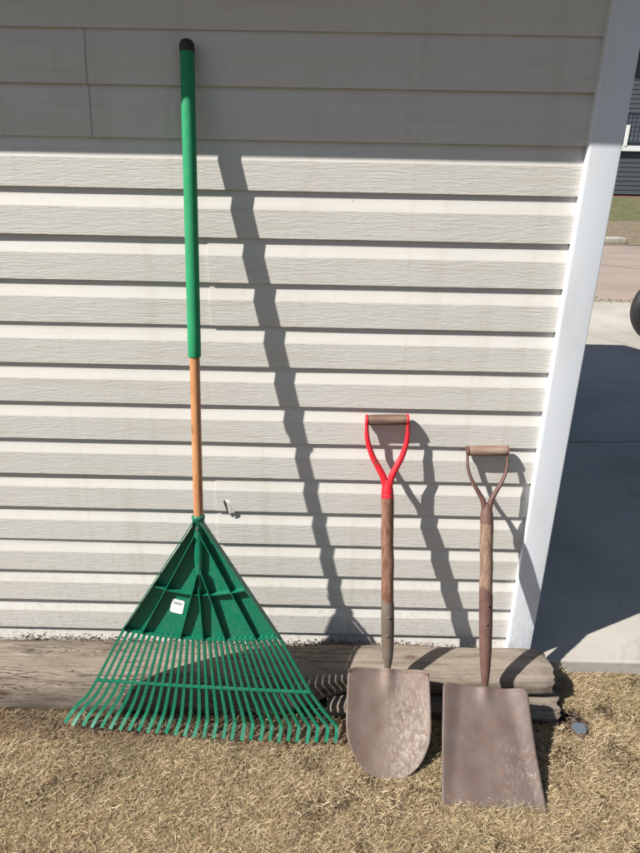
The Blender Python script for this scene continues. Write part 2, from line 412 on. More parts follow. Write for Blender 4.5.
for xg in (XC-.045, XL+.012):
    bm = bmesh.new(); a = [bm.verts.new(v) for v in ((xg, 0.03, 2.04), (xg, YB, 2.04), (xg, RY, RZ+.02))]; b = [bm.verts.new((xg-.02, v.co.y, v.co.z)) for v in a]
    bm.faces.new(a); bm.faces.new(b[::-1])
    for i in range(3): bm.faces.new((a[i], a[(i+1)%3], b[(i+1)%3], b[i]))
    obj('gable', bm, M['cove'], shed)
bm = bmesh.new()  # thin strip over the panel joint, its shaded gap put in as colour
for k in (1, 2):
    zt = Z0-(k-1)*PZ; pv = None
    for d, dz in PROF[1:-1]:
        z = zt+dz; x = -.5665-.0035*((1.761-z)/.19)+.001*math.sin(z*40)
        cur = [bm.verts.new((x-.0011, d-.0040, z)), bm.verts.new((x+.0003, d-.0040, z)), bm.verts.new((x-.0011, d+.0005, z))]
        if pv: bm.faces.new((pv[0], pv[1], cur[1], cur[0])); bm.faces.new((pv[2], pv[0], cur[0], cur[2]))
        pv = cur
obj('panel_joint', bm, M['seam'], shed)
# split in the siding: raised dark strip painted as its shaded opening, and a lifted flap
bm = bmesh.new()
ctr = [(-.2925, .566), (-.2890, .556), (-.2845, .544), (-.2815, .532), (-.2825, .521)]; w = [.0020, .0042, .0048, .0046, .0024]
L = [bm.verts.new((x-w_, -.0040, z)) for (x, z), w_ in zip(ctr, w)]; R_ = [bm.verts.new((x+w_, -.0040, z)) for (x, z), w_ in zip(ctr, w)]
L2 = [bm.verts.new((x-w_, -.0004, z)) for (x, z), w_ in zip(ctr, w)]; R2 = [bm.verts.new((x+w_, -.0004, z)) for (x, z), w_ in zip(ctr, w)]
for i in range(4):
    bm.faces.new((L[i], R_[i], R_[i+1], L[i+1])); bm.faces.new((L2[i], L[i], L[i+1], L2[i+1])); bm.faces.new((R_[i], R2[i], R2[i+1], R_[i+1]))
obj('split_shade', bm, M['gapshade'], shed)
bm = bmesh.new()
cols = []
for i in range(7):
    t_ = i/6; col = []
    for j in range(6):
        s_ = j/5; x = -.2775-.0085*(1-s_)+.021*t_*(1-.25*(1-s_)); z = .568-.0505*s_-.003*t_*(1-s_)
        lift = .0038*(1-t_)*(.35+.65*s_)+.0024
        if j == 5: z -= .002*math.sin(t_*3.1)
        col.append(bm.verts.new((x, -lift, z)))
    cols.append(col)
for i in range(6):
    for j in range(5): bm.faces.new((cols[i][j], cols[i+1][j], cols[i+1][j+1], cols[i][j+1]))
o = obj('siding_flap', bm, M['cove'], shed, True)
o.modifiers.new('s', 'SOLIDIFY').thickness = .0005

# ------------------------------------------------------------------ landscape timbers
def sstep(a, b, x): t_ = min(1, max(0, (x-a)/(b-a))); return t_*t_*(3-2*t_)
def make_timber(name, x0, x1, cy, cz, hy, hz, pw, seed, label, rise=0):
    bm = bmesh.new(); nx, ns = 230, 44; cols = []
    for i in range(nx+1):
        u = i/nx; x = x0+(x1-x0)*u; col = []
        endt = min(1, (x1-x)/.03)
        for k in range(ns):
            a = 2*math.pi*k/ns; c, s = math.cos(a), math.sin(a)
            e = 2/pw
            yy = hy*math.copysign(abs(c)**e, c); zz_ = hz*math.copysign(abs(s)**e, s)
            q = 1+.045*noise.noise((x*2.2+seed, c*1.2, s*1.2))+.030*noise.noise((x*9+seed, c*5, s*5))+(.02*noise.noise((x*3+seed, c*16, s*16)))*endt
            if endt < 1: q *= 1-.10*(1-endt)+.08*(1-endt)*noise.noise((c*4+seed, s*4, 0))
            dx = (.022*noise.noise((c*2+seed, s*2.6, 7))+.006*noise.noise((c*5, s*5, seed)))*(1-endt)
            lf = (1-sstep(-.15, .12, x))*bool(rise); col.append(bm.verts.new((x+dx, cy-.020*lf+yy*q*(1+.26*lf), cz-.040*lf+zz_*q*(1+.98*lf))))
        cols.append(col)
    for i in range(nx):
        for k in range(ns): bm.faces.new((cols[i][k], cols[i+1][k], cols[i+1][(k+1)%ns], cols[i][(k+1)%ns]))
    bm.faces.new(cols[0])
    # ragged end grain, several rings deep
    prev = cols[-1]; cen = Vector((x1, cy, cz))
    for r in (.75, .5, .25):
        new = [bm.verts.new(Vector((x1-.012*(1-r)+.016*noise.noise((v.co.y*60, v.co.z*60, seed+r)), cy+(v.co.y-cy)*r, cz+(v.co.z-cz)*r))) for v in cols[-1]]
        for k in range(ns):
            f = bm.faces.new((prev[k], new[k], new[(k+1)%ns], prev[(k+1)%ns])); f.material_index = 1
        prev = new
    f = bm.faces.new(prev); f.material_index = 1
    o = obj(name, bm, [M['timber'], M['rot']], None, True, origin=(x0, cy, cz-hz))
    auto_smooth(o, 50)
    return tag(o, label, 'timber')
make_timber('landscape_timber', -1.75, .718, -.112, .036, .078, .044, 2.9, 3.1, 'long weathered grey timber against the foot of the siding, thick behind the rake', True)
make_timber('landscape_timber', .03, .742, -.148, -.052, .080, .046, 2.9, 9.4, 'short weathered timber underneath the long one, behind the square shovel')
bm = bmesh.new()      # soil packed between timbers and wall
X = np.linspace(-1.75, .60, 260); rows = []
for x in X:
    rows.append([bm.verts.new((x, -.003-.011*j, .018+.012*noise.noise((x*9, j*1.1, 0))+.010*noise.noise((x*40, j*2, 4))-.003*j)) for j in range(7)])
for i in range(len(X)-1):
    for j in range(6): bm.faces.new((rows[i][j], rows[i+1][j], rows[i+1][j+1], rows[i][j+1]))
tag(obj('packed_soil', bm, M['soil'], smooth=True), 'strip of soil packed between the timbers and the siding', 'soil', kind='structure')
bm = bmesh.new()      # crumbs, chips and dead leaves along the wall
def chip(c, s, el=1.0):
    ang = random.uniform(0, 6.3); tl = random.uniform(-.5, .5)
    R = Matrix.Rotation(ang, 3, 'Z') @ Matrix.Rotation(tl, 3, 'X')
    P = [R @ Vector((s*el*math.cos(q)*random.uniform(.7, 1.1), s*.5*math.sin(q)*random.uniform(.6, 1.1), s*.18*math.sin(2*q))) for q in np.linspace(0, 2*math.pi, 7)[:-1]]
    a = [bm.verts.new(Vector(c)+p) for p in P]; b = [bm.verts.new(Vector(c)+p+Vector((0, 0, s*.15))) for p in P]
    bm.faces.new(a[::-1]); bm.faces.new(b)
    for i in range(6): bm.faces.new((a[i], a[(i+1)%6], b[(i+1)%6], b[i]))
for (cx, sx, n) in ((-.75, .13, 700), (-.95, .05, 40), (-.05, .20, 1300), (.24, .09, 800), (.45, .10, 50), (.30, .04, 60), (-.4, .5, 500)):
    for k in range(n):
        x = random.gauss(cx, sx)
        if -1.6 < x < .6: chip((x, random.uniform(-.075, -.008), .033+.012*noise.noise((x*9, 0, 0))+random.uniform(0, .014)+(.012 if k % 3 == 0 else 0)), random.uniform(.0018, .0052), random.choice((1, 1, 2.2)))
tag(obj('leaf_litter', bm, M['leaf']), 'dead leaf crumbs and soil caught behind the timbers', 'leaf litter', kind='stuff')
bm = bmesh.new()
for k in range(260):
    x, y = random.gauss(.785, .026), random.gauss(-.235, .04)
    if x > .752: chip((x, y, gheight(x, y)+.007+random.uniform(0, .006)), random.uniform(.002, .007), random.choice((1, 2.2)))
for k in range(900):
    x, y = random.uniform(-1.25, .1), random.gauss(-.285, .022)
    if y < -.25: chip((x, y, gheight(x, y)+random.uniform(.004, .014)), random.uniform(.002, .006), random.choice((1, 2.5)))
tag(obj('dead_leaves', bm, M['leaf']), 'scattered dead leaf bits along the timbers and beside their ends', 'leaf litter', kind='stuff')
bm = bmesh.new()      # damp bare soil in the hollow beside the timber ends
N_ = 40; rows = []
for i in range(N_+1):
    x = .715+.14*i/N_; rows.append([])
    for k in range(N_+1):
        y = -.335+.20*k/N_; rows[-1].append(bm.verts.new((x, y, gheight(x, y)+.003+.004*noise.noise((x*60, y*60, 2)))))
for i in range(N_):
    for k in range(N_):
        c = (rows[i][k].co+rows[i+1][k+1].co)/2
        if ((c.x-.785)/.052)**2+((c.y+.235)/.078)**2 < 1+.25*noise.noise((c.x*40, c.y*40, 1)): bm.faces.new((rows[i][k], rows[i+1][k], rows[i+1][k+1], rows[i][k+1]))
for v in [v for v in bm.verts if not v.link_faces]: bm.verts.remove(v)
tag(obj('bare_soil', bm, M['dampsoil'], smooth=True), kind='structure')
bm = bmesh.new()
pts = [(.793+.019*math.cos(a)*(1+.18*math.sin(3*a)), -.247+.026*math.sin(a)*(1+.15*math.cos(2*a))) for a in np.linspace(0, 2*math.pi, 15)[:-1]]
a = [bm.verts.new((x, y, gheight(x, y)+.016+.003*noise.noise((x*50, y*50, 0)))) for x, y in pts]; b = [bm.verts.new((v.co.x+.001, v.co.y-.001, v.co.z+.004)) for v in a]
bm.faces.new(a[::-1]); bm.faces.new(b)
for i in range(14): bm.faces.new((a[i], a[(i+1)%14], b[(i+1)%14], b[i]))
tag(obj('plastic_scrap', bm, M['scrap']), 'small blue grey scrap in the grass beside the rotten timber end', 'scrap')

# ------------------------------------------------------------------ grass blades
def blades(n, x0, x1, y0, y1, hmin, hmax, reject=None, wid=(.0006, .0011), lean=1.0):
    x = rng.uniform(x0, x1, n); y = rng.uniform(y0, y1, n)
    if reject is not None:
        k = ~reject(x, y); x, y = x[k], y[k]; n = len(x)
    return x, y, rng.uniform(hmin, hmax, n)
def fbm(x, y, f, s):
    out = np.zeros_like(x)
    for i in range(4):
        g = f*2**i; a = 1/2**i
        out += a*(np.sin(x*g+s*1.3+2*np.sin(y*g*.7+s+i))*np.cos(y*g*1.1+s*.7+2*np.cos(x*g*.6+i)))
    return out/1.6
def inside_solid(x, y):
    t = (y > -.243) & (x < .745)
    return t | (y > -.026) | (((x-.785)/.052)**2+((y+.235)/.075)**2 < rng.uniform(.35, 1.1, len(x)))
parts = []
for n, (x0, x1, y0, y1) in ((640000, (-1.25, 1.25, -.86, -.024)), (330000, (-3.4, 3.6, -2.9, -.024))):
    x = rng.uniform(x0, x1, n); y = rng.uniform(y0, y1, n); k = ~inside_solid(x, y)
    # sparser towards the timbers, where soil shows
    near = np.clip((-.235-y)/.07, 0, 1); near = np.where(x > .76, 1, near)
    if n > 400000: k &= rng.uniform(0, 1, n) < np.clip((1.25-np.abs(x))/.22, 0, 1)*np.clip((y+.86)/.16, 0, 1)
    else: k &= rng.uniform(0, 1, n) < np.clip((3.5-np.abs(x))/.9, 0, 1)*np.clip((y+2.9)/.9, 0, 1)
    k &= rng.uniform(0, 1, n) < .6+.4*near
    k &= rng.uniform(0, 1, n) < .58+.6*fbm(x, y, 17, 3.)
    parts.append((x[k], y[k]))
x = np.concatenate([p[0] for p in parts]); y = np.concatenate([p[1] for p in parts]); n = len(x)
az = rng.uniform(0, 2*np.pi, n)+.8*fbm(x, y, 9, 1.)
el = np.radians(np.clip(rng.normal(17, 20, n), -4, 80)); ln = rng.uniform(.009, .030, n)*(1+.3*fbm(x, y, 6, 2.)); ln = np.clip(ln, .008, .05)
wd = rng.uniform(.00028, .00062, n)*np.where((y < -.86) | (np.abs(x) > 1.2), 1.9, 1)
near = np.where(x > .76, 1, np.clip((-.235-y)/.07, 0, 1)); ln *= .8+.2*near; el = np.where((near < .5) & (rng.uniform(0, 1, n) < .35), np.radians(rng.uniform(35, 80, n)), el)
gz = GZ + rng.uniform(-.003, .008, n) + .004*fbm(x, y, 5, 4.)
dx, dy = np.cos(az), np.sin(az); px_, py_ = -dy, dx
curl = rng.normal(0, .18, n); bend = rng.normal(-.2, .2, n)
V = np.zeros((n, 7, 3), np.float32)
for j, t_ in enumerate((0, .36, .72)):
    a = az+curl*t_; e = el+bend*t_
    cx_ = x+ln*t_*np.cos(e)*np.cos(a); cy_ = y+ln*t_*np.cos(e)*np.sin(a); cz_ = gz+ln*t_*np.sin(e)
    cz_ = np.maximum(cz_, GZ-.002+.002*j)
    ww = wd*(1-.45*t_)
    V[:, 2*j, :] = np.stack([cx_-px_*ww, cy_-py_*ww, cz_], 1); V[:, 2*j+1, :] = np.stack([cx_+px_*ww, cy_+py_*ww, cz_+wd*.8], 1)
a = az+curl; e = el+bend
V[:, 6, :] = np.stack([x+ln*np.cos(e)*np.cos(a), y+ln*np.cos(e)*np.sin(a), np.maximum(gz+ln*np.sin(e), GZ+.002)], 1)
# keep tips off the timber faces and the slab
hit = (V[:, :, 1].max(1) > -.233) & (V[:, :, 0].min(1) < .748) | (V[:, :, 1].max(1) > -.024)
V = V[~hit]; n2 = len(V)
base = np.arange(n2)[:, None]*7
quads = np.concatenate([base+np.array([0, 1, 3, 2]), base+np.array([2, 3, 5, 4])], 1).reshape(-1, 4)
tris = (base+np.array([4, 5, 6])).reshape(-1, 3)
me = bpy.data.meshes.new('dry_grass')
nv, nq, nt_ = n2*7, n2*2, n2
me.vertices.add(nv); me.vertices.foreach_set('co', V.reshape(-1))
loops = np.concatenate([quads.reshape(-1), tris.reshape(-1)]).astype(np.int32)
me.loops.add(len(loops)); me.loops.foreach_set('vertex_index', loops)
me.polygons.add(nq+nt_)
ls = np.concatenate([np.arange(nq)*4, nq*4+np.arange(nt_)*3]).astype(np.int32); me.polygons.foreach_set('loop_start', ls)
me.update(calc_edges=True)
X_, Y_ = x[~hit], y[~hit]
pal = np.array([(.50, .375, .215), (.62, .49, .30), (.40, .28, .155), (.72, .61, .42), (.27, .17, .095), (.14, .09, .055), (.30, .27, .12), (.17, .19, .075)])
gr = np.clip(.10+.50*np.clip(fbm(X_, Y_, 4.2, 8.)+.20-X_*.45, 0, 1), 0, .7)
u = rng.uniform(0, 1, n2); idx = rng.choice(6, n2, p=[.25, .19, .21, .09, .15, .11]); idx = np.where(u < gr*.6, 6+(rng.uniform(0, 1, n2) < .35), idx)
tint = pal[idx]*(.70+.34*rng.uniform(0, 1, (n2, 1)))*np.array([[.98, .99, 1.0]])
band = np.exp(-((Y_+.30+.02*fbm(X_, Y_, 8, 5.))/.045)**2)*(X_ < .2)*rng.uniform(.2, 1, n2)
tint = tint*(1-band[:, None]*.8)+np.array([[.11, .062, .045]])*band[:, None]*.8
patch = np.clip(fbm(X_, Y_, 7, 11.)*1.4-.35, 0, 1)*.45; tint = tint*(1-patch[:, None])+np.array([[.17, .115, .075]])*patch[:, None]
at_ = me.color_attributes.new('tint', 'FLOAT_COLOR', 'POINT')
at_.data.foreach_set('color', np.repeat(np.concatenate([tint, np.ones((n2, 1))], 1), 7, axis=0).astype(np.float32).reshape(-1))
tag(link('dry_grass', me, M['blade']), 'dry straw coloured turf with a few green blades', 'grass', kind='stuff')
# tuft at the timber end
bm = bmesh.new()
for k in range(420):
    x = random.gauss(.765, .016); y = random.gauss(-.05, .018); a = random.uniform(0, 6.3); l = random.uniform(.015, .045); e_ = random.uniform(.1, 1.3)
    if x < .74: x = .74+random.uniform(0, .02)
    p0 = Vector((x, y, random.uniform(-.05, -.015))); d = Vector((math.cos(a)*math.cos(e_), math.sin(a)*math.cos(e_), math.sin(e_))); s = d.cross(Vector((0, 0, 1)))*.0012
    if (p0+d*l).y > -.026: d.y = -abs(d.y)*.3
    vs = [bm.verts.new(v) for v in (p0-s, p0+s, p0+d*l)]; bm.faces.new(vs)
tag(obj('straw_tuft', bm, M['tuft']), 'tuft of straw caught between the timber ends and the driveway', 'straw', kind='stuff')

# ------------------------------------------------------------------ rake
top = Vector((-.3262, -.021, 1.765)); A = Vector((-.3285, -.203, .627)); w = (A-top).normalized()
psi = math.radians(3); e1 = Vector((math.cos(psi), -math.sin(psi), 0)); e1 = (e1-w*e1.dot(w)).normalized(); nn = w.cross(e1).normalized()
if nn.y > 0: nn = -nn
rake = empty('leaf_rake', A+w*.68)
tag(rake, 'green plastic leaf rake with a long handle, leaning on the siding', 'rake')
at3 = lambda x, s, h=0: A+e1*x+w*s+nn*h
bm = bmesh.new(); sweep(bm, [top+w*.40, A+w*.05], (.0128, .0128), e1, 24); o = obj('handle', bm, M['varnish'], rake, True, origin=A); auto_smooth(o)
fend = .722
bm = bmesh.new(); ns = [0.026, .1, .2, .3, .4, .5, .6, .66, fend-.004, fend]
sweep(bm, [top+w*q for q in ns], [(.0163, .0163)]*9+[(.0150, .0150)], e1, 28); o = obj('foam_sleeve', bm, M['foam'], rake, True, origin=A); auto_smooth(o)
bm = bmesh.new(); pr = [(0, .004), (.002, .010), (.006, .0145), (.012, .0168), (.018, .0172), (.0275, .0172)]
sweep(bm, [top+w*a for a, r in pr], [(r, r) for a, r in pr], e1, 28); o = obj('end_cap', bm, M['black'], rake, True); auto_smooth(o)
# plate
SB = lambda u: .361-.018*u*u
HB = .2195
bm = bmesh.new(); N = 24; fr = []; bk = []
def plate_pt(u, t_, h): s = SB(u)*t_; return at3(u*HB*t_+0*s if t_ > 0 else 0, s, h)
rows = []
for j in range(13):
    t_ = .035+(1-.035)*j/12; row = []
    for i in range(N+1):
        u = -1+2*i/N; row.append((u*HB*t_*(1 if t_ > .05 else 1.3), SB(u)*t_))
    rows.append(row)
F = [[bm.verts.new(at3(x, s, 0)) for x, s in r] for r in rows]; Bk = [[bm.verts.new(at3(x, s, -.0025)) for x, s in r] for r in rows]
for j in range(12):
    for i in range(N):
        bm.faces.new((F[j][i], F[j][i+1], F[j+1][i+1], F[j+1][i])); bm.faces.new((Bk[j][i], Bk[j+1][i], Bk[j+1][i+1], Bk[j][i+1]))
    for i in (0, N): bm.faces.new((F[j][i], F[j+1][i], Bk[j+1][i], Bk[j][i]))
for j in (0, 12):
    for i in range(N): bm.faces.new((F[j][i], F[j][i+1], Bk[j][i+1], Bk[j][i]))
o = obj('head_plate', bm, M['green'], rake, False, origin=A); plate = o
def rib(bm, x0, s0, x1, s1, h0, h1, wd_=.0022, n=8, sag=0):
    P = []; ring_ = []
    for i in range(n+1):
        t_ = i/n; x = x0+(x1-x0)*t_; s = s0+(s1-s0)*t_+sag*math.sin(math.pi*t_); h = h0+(h1-h0)*t_
        d = Vector((x1-x0, s1-s0)).normalized(); q = Vector((-d.y, d.x))*wd_*.5
        ring_.append([bm.verts.new(at3(x+q.x*k, s+q.y*k, hh)) for k, hh in ((1, -.001), (1, h), (-1, h), (-1, -.001))])
    for i in range(n):
        for k in range(4): bm.faces.new((ring_[i][k], ring_[i][(k+1)%4], ring_[i+1][(k+1)%4], ring_[i+1][k]))
    bm.faces.new(ring_[0]); bm.faces.new(ring_[-1][::-1])
for sgn in (-1, 1):
    bm = bmesh.new(); rib(bm, sgn*.009, .006, sgn*(HB+.001), SB(1)-.002, .026, .022, .003); obj('edge_flange', bm, M['green'], rake, origin=A)
for (x0, s0, x1, s1, h0) in ((-.010, .05, -.166, .350, .019), (-.004, .16, -.058, .359, .017), (.0, .20, .007, .361, .017), (.006, .15, .070, .359, .017), (.010, .05, .156, .350, .017)):
    bm = bmesh.new(); rib(bm, x0, s0, x1, s1, h0+.005, .015, .0026); obj('rib', bm, M['green'], rake, origin=A)
bm = bmesh.new(); rib(bm, -.128, .200, .0, .224, .019, .014, .003, 10, .004); rib(bm, .0, .224, .126, .200, .014, .019, .003, 10, .004); obj('cross_rib', bm, M['green'], rake, origin=A)
# socket tube with collar, tapering into a nose
bm = bmesh.new(); pr = [(-.006, .0165), (-.004, .0180), (.002, .0180), (.004, .0165), (.05, .0160), (.10, .0140), (.135, .0120), (.155, .0085), (.20, .0075), (.222, .0040)]
sweep(bm, [A+w*a+nn*(.003 if a < .13 else .005) for a, r in pr], [(r, r) for a, r in pr], e1, 20); o = obj('socket', bm, M['green'], rake, True, origin=A); auto_smooth(o)
bm = bmesh.new(); sweep(bm, [A+w*.026+nn*.016, A+w*.026+nn*.0215], (.0036, .0036), e1, 12); obj('screw', bm, M['screw'], o)
# bottom lip
bm = bmesh.new(); n = 26; lip = []
for i in range(n+1):
    u = -1+2*i/n; lip.append(at3(u*(HB+.002), SB(u)+.001, .004))
sweep(bm, lip, (.0065, .0032), nn, 4, True); obj('lip', bm, M['green'], rake, origin=A)
# tines
ST, HT = .517, .308
for i in range(30):
    u = -1+2*i/29; j = (random.uniform(-.0018, .0018) if 0 < i < 29 else 0); jn = random.uniform(-.004, .004); sv = -.012*u*u+.005*u
    base_ = [at3(u*(HB-.003), SB(u)-.004, .003), at3(u*(HB+HT)/2, (SB(u)+ST-.003*u*u)/2, .002), at3(u*HT, ST-.003*u*u, 0)]
    if u < 0:
        P = base_+[at3(u*.341+j*.5, .570, -.001), at3(u*.369+j-.001, .617+sv, .000), at3(u*.379+j-.003, .633+sv, .004), at3(u*.387-.005+j, .646+sv, .012), at3(u*.394-.010+j, .667+sv, .026+jn)]
    else:
        P = base_+[at3(u*.344+j*.5, .570, -.001), at3(u*.378+j, .620+sv, .000), at3(u*.388+j-.001, .633+sv, .003), at3(u*.391-.003+j, .642+sv, .010), at3(u*.391-.006+j, .667+sv, .026+jn)]
    Q = smooth_path(P, 4); R = lerp_list([(.0036, .0052), (.0035, .0052), (.0040, .0050), (.0046, .0044), (.0048, .0036), (.0050, .0030), (.0050, .0024), (.0050, .0020)], 4)
    bm = bmesh.new(); sweep(bm, Q, R, e1, 4, True); obj('tine', bm, M['green'], rake, origin=A)
bm = bmesh.new(); n = 30; tie = [at3((-1+2*i/n)*(HT+.003), ST-.003*(-1+2*i/n)**2, .0045) for i in range(n+1)]
sweep(bm, tie, (.0030, .0034), nn, 4, True); obj('tie_bar', bm, M['green'], rake, origin=A)
# sticker
bm = bmesh.new(); cs, ss = math.cos(.22), math.sin(.22); sx_, sy_ = -.066, .268
def stk(a, b, h): return at3(sx_+a*cs-b*ss, sy_+a*ss+b*cs, h)
def rrect(bm, a0, b0, a1, b1, r, h):
    P = []
    for (cx_, cy_, q0) in ((a1-r, b1-r, 0), (a0+r, b1-r, 90), (a0+r, b0+r, 180), (a1-r, b0+r, 270)):
        for k in range(4): q = math.radians(q0+30*k); P.append((cx_+r*math.cos(q), cy_+r*math.sin(q)))
    a = [bm.verts.new(stk(p[0], p[1], h)) for p in P]; b = [bm.verts.new(stk(p[0], p[1], h-.0004)) for p in P]
    bm.faces.new(a); bm.faces.new(b[::-1])
    for i in range(len(a)): bm.faces.new((a[i], a[(i+1)%len(a)], b[(i+1)%len(a)], b[i]))
rrect(bm, -.018, -.021, .018, .021, .005, .0012); st = obj('sticker', bm, M['white'], rake, origin=A)
bm = bmesh.new()
for (a0, a1, b) in ((-.012, .012, -.012), (-.012, .008, -.008)): rrect(bm, a0, b-.0011, a1, b+.0011, .0009, .0022)
obj('print', bm, M['ink'], st)

# ------------------------------------------------------------------ shovels
def curve_eval(tab, v):
    for (a, b), (c, d) in zip(tab, tab[1:]):
        if v <= c: t_ = (v-a)/(c-a); return b+(d-b)*t_
    return tab[-1][1]
def shovel(name, label, G, B, mats, arms, grip_r, grip_hw, sock_end, shaft_r, cut, blade, yaw=0):
    G, B = Vector(G), Vector(B); W = (B-G); Lh = W.length; W.normalize()
    E = Vector((math.cos(yaw), math.sin(yaw), 0)); E = (E-W*E.dot(W)).normalized(); Nn = W.cross(E).normalized()
    if Nn.y > 0: Nn = -Nn
    root = empty(name, (blade['T'][0], blade['T'][1], GZ)); tag(root, label, 'shovel')
    # grip
    bm = bmesh.new(); pts = []; rr = []
    for k in range(13):
        t_ = -1+2*k/12; pts.append(G+E*grip_hw*t_*.93); r = grip_r*(1+.05*(1-t_*t_)-(.12 if abs(t_) > .98 else 0)); rr.append((r, r))
    sweep(bm, pts, rr, W, 18); o = obj('grip', bm, mats['grip'], root, True, origin=G); auto_smooth(o)
    # forked arms
    for sg in (-1, 1):
        bm = bmesh.new(); P = smooth_path([G+E*sg*x+W*s+Nn*.001 for x, s in arms['p']], 5); R = lerp_list(arms['r'], 5)
        sweep(bm, P, R, E, 12); o = obj('fork_arm', bm, mats['fork'], root, True, origin=G); auto_smooth(o)
        bm = bmesh.new(); rc = arms['cap']
        sweep(bm, [G+E*sg*(grip_hw*.90), G+E*sg*(grip_hw*.93), G+E*sg*(grip_hw*1.0), G+E*sg*(grip_hw*1.03)], [(rc*.93, rc*.93), (rc, rc), (rc*.96, rc*.96), (rc*.5, rc*.5)], W, 16); o = obj('rivet_cap', bm, mats['cap'], root, True, origin=G); auto_smooth(o)
    s0 = arms['p'][-1][1]-.014
    bm = bmesh.new(); sweep(bm, [G+W*s0, G+W*(s0+.008), G+W*(s0+.03), G+W*sock_end], [(.008, .010), (.0135, .0125), (shaft_r*.95, shaft_r*.95), (shaft_r*1.03, shaft_r*1.03)], E, 22)
    o = obj('fork_collar', bm, mats['fork'], root, True, origin=G); auto_smooth(o)
    bm = bmesh.new(); n = 14; P = []; R = []
    for k in range(n+1):
        s = sock_end-.01+(Lh*cut[0]+.02-sock_end+.01)*k/n; P.append(G+W*s+E*.0008*math.sin(k*.9)); R.append((shaft_r*(1+.02*math.sin(k*1.7)), shaft_r))
    sweep(bm, P, R, E, 22); o = obj('shaft', bm, mats['shaft'], root, True, origin=G); auto_smooth(o)
    # steel socket running down to the blade, its top edge cut on a slant
    bm = bmesh.new(); ns_ = 26; n = 18; rings = []
    for k in range(n+1):
        t_ = k/n; s = Lh*(cut[0]+(1-cut[0])*t_); r = curve_eval(cut[2], t_)
        ring_ = []
        for q in range(ns_):
            a = 2*math.pi*q/ns_; sl = cut[1]*math.cos(a)*(1-t_)
            ring_.append(bm.verts.new(G+W*(s+sl)+E*r*math.cos(a)+Nn*(r*(1 if t_ < .8 else 1-.35*(t_-.8)/.2)*math.sin(a))))
        rings.append(ring_)
    for i in range(n):
        for q in range(ns_): bm.faces.new((rings[i][q], rings[i][(q+1)%ns_], rings[i+1][(q+1)%ns_], rings[i+1][q]))
    bm.faces.new(rings[-1]); bm.faces.new(rings[0][::-1])
    # rivets
    for s, sg in ((Lh*cut[0]+.045, 1), (Lh*cut[0]+.10, -1)):
        bmesh.ops.create_uvsphere(bm, u_segments=10, v_segments=6, radius=.0042, matrix=Matrix.Translation(G+W*s+Nn*(curve_eval(cut[2], .3)-.0005)+E*.002*sg))
    o = obj('socket', bm, mats['socket'], root, True, origin=G); auto_smooth(o, 35)
    # blade
    T = Vector(blade['T']); Bt = B+Vector(blade.get('off', (0, 0, 0))); V_ = (T-Bt); LB = V_.length; V_.normalize()
    U = blade['U'].normalized(); U = (U-V_*U.dot(V_)).normalized(); Nb = V_.cross(U).normalized()
    if Nb.y > 0: Nb = -Nb
    NU, NV = 48, 60; fr = []
    for j in range(NV+1):
        v = j/NV; row = []
        for i in range(NU+1):
            u = -1+2*i/NU
            x, s, h = blade['f'](u, v, LB); row.append(Bt+U*x+V_*s+Nb*h)
        fr.append(row)
    bm = bmesh.new(); Vv = [[bm.verts.new(p) for p in r] for r in fr]
    for j in range(NV):
        for i in range(NU): bm.faces.new((Vv[j][i], Vv[j][i+1], Vv[j+1][i+1], Vv[j+1][i]))
    bmesh.ops.remove_doubles(bm, verts=bm.verts, dist=1e-5)
    o = obj('blade', bm, mats['blade'], root, True, origin=Bt+V_*.0)
    sd = o.modifiers.new('s', 'SOLIDIFY'); sd.thickness = .0022; sd.offset = 0
    return root
def sstep(a, b, x): t_ = min(1, max(0, (x-a)/(b-a))); return t_*t_*(3-2*t_)
def blade_round(u, v, L):
    tab = [(0, .1165), (.10, .1190), (.35, .1210), (.55, .1205), (.66, .1155), (.74, .1070), (.80, .0985), (.86, .0870), (.915, .0720), (.955, .0550), (.98, .038), (.995, .018), (1, .0)]
    vv = v if v < .6 else .6+.4*math.sin((v-.6)/.4*math.pi/2)
    hw = curve_eval(tab, vv); s = vv*L
    if v == 0: s -= -.004*abs(u)**8*1.0
    x = u*hw; ux = x/.12
    h = .024*ux*ux*(1-.30*vv)+.010*math.sin(math.pi*vv)*-1
    h += .012*math.exp(-(x/.016)**2)*(1-sstep(.0, .34, vv))       # frog running out of the socket
    h += .0025*(1-sstep(0, .03, vv))
    h += .0012*noise.noise((x*30, s*30, 0))
    top_ = .010*abs(ux)**10                                        # softened top corners
    return x, s+(top_ if vv < .05 else 0), h
def blade_square(u, v, L):
    hw = .1215+.0155*v**1.1
    if v < .045: hw -= .012*(1-math.sqrt(max(0, 1-(1-v/.045)**2)))
    if v > .975: hw -= .003*(v-.975)/.025
    x = u*hw; au = abs(u); s = v*L + (-.004*au*au*v) + (.003*(1-au)*v)
    fold = .60+.34*v
    H = .015*(1-v)**.6+.001
    h = H*(sstep(fold-.13, 1.02, au))*1.0
    h += -.012*math.sin(math.pi*v)+.010*math.exp(-(x/.017)**2)*(1-sstep(0, .22, v))
    h += .0014*noise.noise((x*22, s*22, 3))
    return x, s, h
